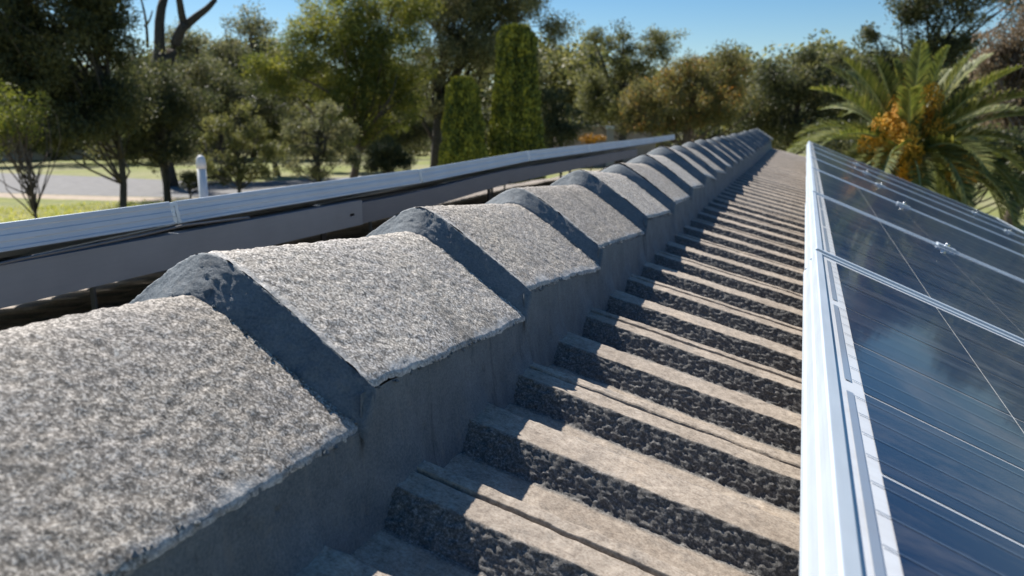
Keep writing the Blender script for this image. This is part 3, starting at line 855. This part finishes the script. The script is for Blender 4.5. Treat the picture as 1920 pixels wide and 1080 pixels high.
tree('shrub', 'dark round bush with a low dome, between the large gum and the shorter cypress', 'bush', None, 720, 44,
     [(722, 290, 48, 32), (700, 305, 30, 20), (750, 300, 28, 20)], 'dark', 'dark', .06, (722, 300), cr=.45, dens=1.0, leaf=(.13, .06), seed=14)
tree('gum_tree', 'open crowned olive tree on the skyline right of the tall cypress', 'tree', G, 1180, 72,
     [(1112, 72, 28, 30), (1155, 78, 36, 34), (1225, 82, 48, 30), (1180, 130, 60, 36), (1115, 165, 55, 40), (1240, 110, 30, 30), (1150, 200, 90, 36)], 'olive', 'dark', .32, (1165, 90), 1160, cr=.8, dens=.60, leaf=(.24, .10), seed=15,
     fork=[(1160, 200, 1115, 90, .16, .06), (1163, 170, 1225, 90, .16, .06)])
tree('willow_tree', 'broad drooping tree with pale tips and rust coloured lower leaves behind the ridge', 'tree', G, 1300, 46,
     [(1345, 125, 62, 34), (1270, 150, 60, 40), (1215, 185, 58, 45), (1330, 190, 80, 50), (1250, 225, 80, 34), (1190, 235, 40, 30)], 'rust', 'brown', .22, (1300, 150), cr=.65, dens=.80, leaf=(.20, .06), seed=16, droop=.9)
tree('gum_tree', 'dark tree with wispy top shoots behind the far end of the ridge', 'tree', G, 1500, 54,
     [(1440, 140, 40, 44), (1500, 105, 38, 22), (1560, 115, 36, 26), (1500, 170, 90, 50), (1420, 210, 70, 50), (1580, 190, 70, 60), (1520, 240, 100, 40)], 'dark', 'dark', .25, (1490, 150), cr=.75, dens=.62, leaf=(.20, .08), seed=17)
tree('gum_tree', 'tall dark green tree rising behind the palm into the top right corner', 'tree', G, 1720, 40,
     [(1612, 70, 24, 34), (1680, 20, 60, 60), (1760, 0, 80, 60), (1700, 110, 80, 50), (1640, 120, 50, 36), (1800, 90, 60, 60), (1680, 170, 90, 40), (1900, -20, 80, 50)], 'dark', 'dark', .26, (1740, 60), 1750, cr=.65, dens=.62, seed=18)
tree('gum_tree', 'pinkish brown leaved tree at the right edge behind the palm', 'tree', G, 1880, 33,
     [(1900, 60, 70, 56), (1860, 120, 62, 56), (1940, 140, 70, 70), (1900, 210, 80, 50)], 'pink', 'brown', .2, (1890, 90), 1900, cr=.55, dens=.70, leaf=(.14, .06), seed=19)
tree('shrub', 'dark shrubbery filling the gap below the palm fronds at the right edge', 'bush', None, 1800, 27,
     [(1740, 300, 110, 70), (1880, 290, 110, 80), (1960, 330, 90, 80), (1600, 270, 70, 40)], 'dark', 'dark', .08, (1800, 320), cr=.6, dens=.8, leaf=(.16, .07), seed=20)
tree('shrub', 'low dark bushes beyond the road, at the foot of the big trees on the left', 'bush', None, 150, 92,
     [(60, 240, 130, 36), (250, 245, 130, 36), (420, 252, 110, 34), (560, 255, 110, 32), (700, 262, 90, 26)], 'dark', 'dark', .1, (150, 255), cr=1.2, dens=.6, leaf=(.34, .14), seed=21, limbs=False)
tree('shrub', 'amber flowering bush beside the far post, right of the tall cypress', 'bush', None, 1112, 60,
     [(1112, 262, 24, 10)], 'amber', 'brown', .05, (1112, 262), cr=.35, dens=1.0, leaf=(.14, .09), seed=22)
tree('shrub', 'dark shrub at the foot of the tall cypress on its right side', 'bush', None, 1050, 52,
     [(1050, 235, 46, 46), (1030, 190, 40, 40)], 'dark', 'dark', .08, (1050, 240), cr=.7, dens=.9, leaf=(.2, .09), seed=23)

tree('shrub', 'dark low shrub just left of the foot of the white vent pipe', 'bush', None, 345, 43,
     [(345, 335, 26, 18), (400, 325, 30, 26)], 'dark', 'dark', .05, (345, 335), cr=.4, dens=1.0, leaf=(.13, .06), seed=24)
tree('gum_tree', 'slim dark tree standing between the forked gum and the large yellow green gum', 'tree', G, 515, 66,
     [(510, 190, 70, 70), (480, 240, 60, 40), (540, 240, 50, 50), (520, 120, 50, 40)], 'olive', 'dark', .2, (515, 180), cr=.9, dens=.6, leaf=(.24, .09), seed=25)
tree('gum_tree', 'dark tree filling the gap under the large yellow green gum, behind its trunk', 'tree', G, 700, 70,
     [(680, 215, 80, 60), (760, 240, 70, 45), (620, 250, 50, 40), (800, 220, 50, 60)], 'dark', 'dark', .2, (700, 210), cr=.9, dens=.6, leaf=(.24, .09), seed=26)
def cypress(px, D, base_w, top_w, top_py, label, seed):
    r = np.random.default_rng(seed)
    base = at(px, D); k = mpp(px, D); Ht = zat(top_py, px, D); Rb = base_w*k/2; Rt = top_w*k/2
    root = empty('cypress', (base.x, base.y, 0), label, 'tree', 'pair of clipped column cypresses')
    n = 34000; z = r.uniform(0, 1, n)**.9; th = r.uniform(0, 2*math.pi, n)
    zz = z*Ht
    R = Rb+(Rt-Rb)*z**1.3
    R = R*(1-np.clip((z-.93)/.07, 0, 1)**2*.55)
    cp = np.stack([np.cos(th)*3, np.sin(th)*3, zz*1.2], 1)
    lump = fbm(cp, 1.0, 3, seed)
    rr = R*(1+.24*lump)*(1-.45*r.uniform(0, 1, n)**2)
    P = np.stack([base.x+np.cos(th)*rr, base.y+np.sin(th)*rr, zz+.10*lump], 1)
    top = r.uniform(0, 1, 1400)**.5*Rt*.8; tt = r.uniform(0, 2*math.pi, 1400)
    P2 = np.stack([base.x+np.cos(tt)*top, base.y+np.sin(tt)*top, Ht*(1-.02*(top/Rt)**2)+r.normal(size=1400)*.05], 1)
    P = np.concatenate([P, P2]); tone = np.clip(np.concatenate([.5+lump*.7, np.full(1400, .7)])+r.normal(size=len(P))*.12, 0, 1)  # bulges and top paler, hollows darker: light and shade painted into the tone
    # upright sprays
    ax = np.stack([np.cos(np.concatenate([th, tt]))*.45, np.sin(np.concatenate([th, tt]))*.45, np.ones(len(P))], 1)+r.normal(size=(len(P), 3))*.35
    ax /= np.linalg.norm(ax, axis=1)[:, None]
    s = r.normal(size=P.shape); s -= (s*ax).sum(1)[:, None]*ax; s /= np.linalg.norm(s, axis=1)[:, None]
    L = (r.uniform(.12, .26, len(P)))[:, None]; Wd = L*.42
    V = np.stack([P-ax*L*.5, P+s*Wd*.5, P+ax*L*.5, P-s*Wd*.5], 1).reshape(-1, 3)
    mesh_np('crown', V, np.arange(len(V)).reshape(-1, 4), LM['cypress'], root, False, {'tone': np.repeat(tone, 4)})
    MB().tube([(base.x, base.y, -.1), (base.x, base.y, Ht*.5), (base.x, base.y, Ht*.92)], [.16, .12, .05], 8).build('trunk', BK['brown'], root, smooth=True)
cypress(868, 41, 100, 52, 148, 'shorter flat topped cypress column, the left one of the pair', 31)
cypress(968, 42, 112, 66, 50, 'taller cypress column, the right one of the pair', 32)

# far wood closing the horizon
r = np.random.default_rng(77)
cs = []; tn = []
for b_ in range(900):
    px = r.uniform(-500, 2400); D = r.uniform(118, 165)
    top = 118+26*math.sin(px*.011)+18*math.sin(px*.031+1)+r.normal()*8
    p = at(px, D); zt = zat(top, px, D)
    z = r.uniform(0, 1)**.85*zt; R_ = r.uniform(2.2, 4.0); n = 190
    g = r.normal(size=(n, 3)); g /= np.linalg.norm(g, axis=1)[:, None]; g *= (r.uniform(0, 1, n)**.5)[:, None]*R_
    cs.append(np.array([p.x, p.y, max(1, z)])+g); tn.append(np.full(n, r.uniform(0, 1)))
Vv, F, ta = leaves(np.concatenate(cs), np.concatenate(tn), .95, .55, .1, 78)
tag(mesh_np('wood', Vv, F, LM['olive'], None, False, {'tone': ta}), kind='stuff', label='far off wood closing the view behind the single trees', cat='wood')
# thick belt of shrubs on the far side of the grass beyond the road
cs = []; tn = []
for b_ in range(620):
    px = r.uniform(-500, 2300); D = r.uniform(97, 112) if px > 350 else r.uniform(101, 114)
    if 540 < px < 700: D += 6
    p = at(px, D); R_ = r.uniform(.9, 1.9); z = r.uniform(.2, 1)*(4.5+2.5*math.sin(px*.013+2)+1.2*math.sin(px*.047)); n = 150
    g = r.normal(size=(n, 3)); g /= np.linalg.norm(g, axis=1)[:, None]; g *= (r.uniform(0, 1, n)**.5)[:, None]*R_
    q_ = np.array([p.x, p.y, z])+g; q_[:, 2] = np.abs(q_[:, 2]); cs.append(q_); tn.append(np.full(n, r.uniform(0, 1)))
Vv, F, ta = leaves(np.concatenate(cs), np.concatenate(tn), .55, .28, .2, 178)
tag(mesh_np('shrub_belt', Vv, F, LM['dark'], None, False, {'tone': ta}), kind='stuff', label='dark belt of shrubs along the far edge of the grass beyond the road', cat='shrubs')
# rough grass and weeds on the lawn
n = 26000
pxs = r.uniform(-200, 700, n); Ds = r.uniform(20, 47, n)
dirs = np.array([tuple(bearing(x)) for x in np.linspace(-200, 700, 200)])
ii = ((pxs+200)/900*199).astype(int)
P = dirs[ii]*Ds[:, None]; P[:, :2] += r.normal(size=(n, 2))*.3; P[:, 2] = r.uniform(.02, .14, n)
Vv, F, ta = leaves(P, fbm(P*np.array([1, 1, 0]), 3, 3, 5)*.5+.5, .2, .035, -.8, 79)
tag(mesh_np('grass', Vv, F, leafmat('grass_blades', [(.1, (.12, .17, .03)), (.5, (.25, .28, .06)), (.9, (.45, .41, .20))], .6, .4), None, False, {'tone': ta}), kind='stuff', label='rough winter grass on the lawn in front of the road', cat='grass')

# ------------------------------------------------------------------ palm
M['frond'] = leafmat('palm_leaflets', [(.1, (.03, .045, .014)), (.5, (.085, .11, .03)), (.9, (.17, .18, .058))], .62, .3)
M['rachis'] = m_simple('pale_green_rachis', (.28, .31, .13), .45, 0, .1)
M['fruit'] = m_simple('orange_dates', (.92, .44, .04), .5, 0, .3, 3)
M['fruitstalk'] = m_simple('yellow_fruit_stalks', (.60, .42, .05), .5, 0, .2, 9)
PD = 15.5; pc = at(1708, PD); pz = zat(292, 1708, PD)
palm = empty('palm_tree', (pc.x, pc.y, 0), 'date palm with arching fronds and bunches of orange fruit beyond the right panels', 'palm')
mb = MB(); npz = 15
mb.tube([(pc.x, pc.y, pz*i/npz-.05*(i == 0)) for i in range(npz+1)], [.30+.03*(i % 2)+(.10 if i > npz-3 else 0) for i in range(npz+1)], 14)
mb.build('trunk', BK['brown'], palm, smooth=False)
def frond(az, el, L, droop, seed, twist=0):
    r = np.random.default_rng(seed)
    ca, sa = math.cos(az), math.sin(az)
    n = 22; pts = []; tang = []
    p = np.array([pc.x+ca*.12, pc.y+sa*.12, pz]); e = el
    for i in range(n):
        t = i/(n-1)
        e = el-droop*t**1.35
        d = np.array([ca*math.cos(e), sa*math.cos(e), math.sin(e)])
        pts.append(p.copy()); tang.append(d); p = p+d*L/(n-1)
    rr = [.026*(1-.85*i/(n-1))+.003 for i in range(n)]
    V = []; F = []; tone = []
    side = np.array([-sa, ca, 0])
    m = 84
    for j in range(m):
        t = .14+.86*j/(m-1); q = t*(n-1); k = min(int(q), n-2); f = q-k
        P = pts[k]+(pts[k+1]-pts[k])*f; d = tang[k]; up = np.cross(side, d); up = up if up[2] > 0 else -up
        ll = 0.40*math.sin(math.pi*min(1, .12+t*.86))**.6*r.uniform(.85, 1.1)
        for s in (-1, 1):
            a = side*s*.62+d*.78+up*(.42+r.normal()*.07)+r.normal(size=3)*.05
            a /= np.linalg.norm(a); w = np.cross(a, up); w /= np.linalg.norm(w); w = w*.016
            sag = np.array([0, 0, -1])*ll*.12
            b = len(V); mid = P+a*ll*.5; tip = P+a*ll+sag
            V += [P-w*.6, P+w*.6, mid+w, mid-w, tip]
            F += [(b, b+1, b+2, b+3), (b+3, b+2, b+4)]
            tone += [r.uniform(0, 1)]*5
    o = mesh_np('frond', np.array(V), F, M['frond'], palm, False, {'tone': tone})
    MB().tube(pts, rr, 6).build('rachis', M['rachis'], o, smooth=True)
fs = 0
vd = bearing(1708); az0 = math.atan2(vd.y, vd.x)
for ring, (cnt, el0, L, dr) in enumerate([(8, 1.40, 1.9, .42), (10, 1.12, 2.05, .72), (12, .80, 2.15, 1.1), (14, .46, 2.25, 1.35), (14, .14, 2.25, 1.45), (12, -.2, 2.1, 1.2)]):
    for k in range(cnt):
        fs += 1; rr_ = random.Random(fs)
        th_ = 2*math.pi*(k+.5*(ring % 2))/cnt
        if ring in (1, 2, 3) and math.cos(th_) < -.8 and k % 3 != 0: continue      # the camera side is bare where the fruit hangs
        frond(az0+th_+rr_.uniform(-.16, .16), el0+rr_.uniform(-.12, .12), L*rr_.uniform(.88, 1.08), dr*rr_.uniform(.8, 1.2), 500+fs)
def bunch(px, py, dist, seed, w=.26, h=.32, n=620):
    r = np.random.default_rng(seed)
    q = at(px, dist); c = np.array([q.x, q.y, zat(py, px, dist)])
    mb = MB(); st = MB(); root_p = np.array([pc.x, pc.y, pz+.05])
    st.tube(wig(root_p, c+np.array([0, 0, h*.8]), 7, .08, r), [.02]*7, 6)
    for j in range(26):
        d = r.normal(size=3); d /= np.linalg.norm(d); e = c+d*np.array([w, w, h])*r.uniform(.6, 1)
        st.tube([c+np.array([0, 0, h*.7]), (c+e)/2+np.array([0, 0, h*.3]), e], [.006, .004, .003], 4, False)
    for j in range(n):
        d = r.normal(size=3); d /= np.linalg.norm(d); p = c+d*np.array([w, w, h])*r.uniform(.35, 1)**.6
        s = r.uniform(.012, .020); b = len(mb.v)
        for v in ((1, 0, 0), (-1, 0, 0), (0, 1, 0), (0, -1, 0), (0, 0, 1.3), (0, 0, -1.3)): mb.v.append(tuple(p+np.array(v)*s))
        for f in ((0, 2, 4), (2, 1, 4), (1, 3, 4), (3, 0, 4), (2, 0, 5), (1, 2, 5), (3, 1, 5), (0, 3, 5)): mb.f.append(tuple(b+k for k in f))
    o = tag(mb.build('fruit_bunch', M['fruit'], palm, smooth=True), kind='stuff')
    st.build('fruit_stalk', M['fruitstalk'], o, smooth=True)
for n_, (px, py, dd) in enumerate([(1662, 235, -.55), (1640, 262, -.4), (1672, 300, -.7), (1712, 325, -.75), (1708, 278, -.8), (1700, 205, -.5), (1695, 250, -.65), (1762, 232, -.2), (1815, 318, -.3), (1735, 180, -.2), (1685, 190, -.2)]):
    bunch(px, py+8, PD+dd*.85, 900+n_)

# ------------------------------------------------------------------ pipes and posts
def vent(px, D, base_z, top_py, rad_, label, name='vent_pipe'):
    q = at(px, D); zt = zat(top_py, px, D)
    t = empty(name, (q.x, q.y, base_z), label, 'pipe')
    mb = MB(); mb.tube([(q.x, q.y, base_z), (q.x, q.y, zt-.07)], [rad_, rad_], 20).build('pipe', M['pvc'], t, smooth=True)
    mb = MB(); mb.tube([(q.x, q.y, zt-.085), (q.x, q.y, zt-.05), (q.x, q.y, zt-.02), (q.x, q.y, zt-.004), (q.x, q.y, zt)], [rad_*1.12, rad_*1.12, rad_*.92, rad_*.55, rad_*.1], 20)
    mb.build('cowl', M['pvc'], t, smooth=True)
    return t
vD = 5.45; q = at(370, vD)
vent(370, vD, H-.256-.183*(abs(q.x-XR))-.03, 291, .028, 'white plastic vent pipe with a rounded cowl standing up beyond the left solar panels')
q = at(1145, 48)
t = empty('post', (q.x, q.y, 0), 'pale square gate post with a white cap, far off right of the tall cypress', 'post')
zt = zat(242, 1145, 48)
MB().box((q.x, q.y, zt/2), (.42, .42, zt), Matrix.Rotation(.3, 3, 'Z')).build('shaft', m_simple('render_grey', (.42, .38, .36), .9, 0, .1), t, bevel=.02)
MB().box((q.x, q.y, zt+.09), (.55, .55, .18), Matrix.Rotation(.3, 3, 'Z')).build('cap', M['pvc'], t, bevel=.04)
# low wall beside it, and a pale house glimpsed across the road
def low_wall(px0, px1, D, h, label, mat):
    a, b = at(px0, D), at(px1, D*1.04); c = (a+b)/2; L = (b-a).length; ang = math.atan2(b.y-a.y, b.x-a.x)
    t = empty('garden_wall', (c.x, c.y, 0), label, 'wall'); Mx = Matrix.Rotation(ang, 3, 'Z')
    MB().box((c.x, c.y, h/2), (L, .23, h), Mx).build('wall', mat, t, bevel=.01)
    MB().box((c.x, c.y, h+.04), (L+.06, .32, .08), Mx).build('coping', m_simple('wall_coping', (.45, .42, .39), .9, 0, .1), t, bevel=.01)
low_wall(1040, 1230, 75, zat(238, 1100, 75), 'long pinkish garden wall glimpsed right of the tall cypress', m_simple('pink_render', (.34, .27, .25), .9, 0, .12, 2))
def bungalow(px, D, w, label):
    c = at(px, D); d = bearing(px); ang = math.atan2(d.y, d.x)-math.pi/2; Mx = Matrix.Rotation(ang, 3, 'Z')
    t = empty('bungalow', (c.x, c.y, 0), label, 'house')
    MB().box((c.x, c.y, 1.35), (w, 7, 2.7), Mx).build('wall', m_simple('cream_render', (.62, .58, .52), .9, 0, .08, 1), t)
    mb = MB()
    f = lambda yy: (lambda a, b: tuple(Vector((c.x, c.y, 0))+Mx @ Vector((yy, a, b))))
    mb.prism([(-4.1, 2.6), (4.1, 2.6), (0, 4.6)], f(-w/2-.5), f(w/2+.5)).build('roof', m_simple('brown_roof', (.16, .10, .08), .9, 0, .2, 3), t)
    for k in (-.3, 0, .28):
        p = Vector((c.x, c.y, 1.5))+Mx @ Vector((k*w, -3.52, 0))
        wf = MB().box(p, (1.7, .08, 1.2), Mx).build('window', M['pvc'], t)
        MB().box(p+Mx @ Vector((0, -.045, 0)), (1.5, .02, 1.0), Mx).build('pane', m_simple('window_glass', (.03, .04, .05), .1, 0, .1), wf)
bungalow(60, 108, 15, 'cream bungalow glimpsed between the trees across the road on the left')
bungalow(600, 112, 14, 'cream bungalow hidden behind the large yellow green gum')
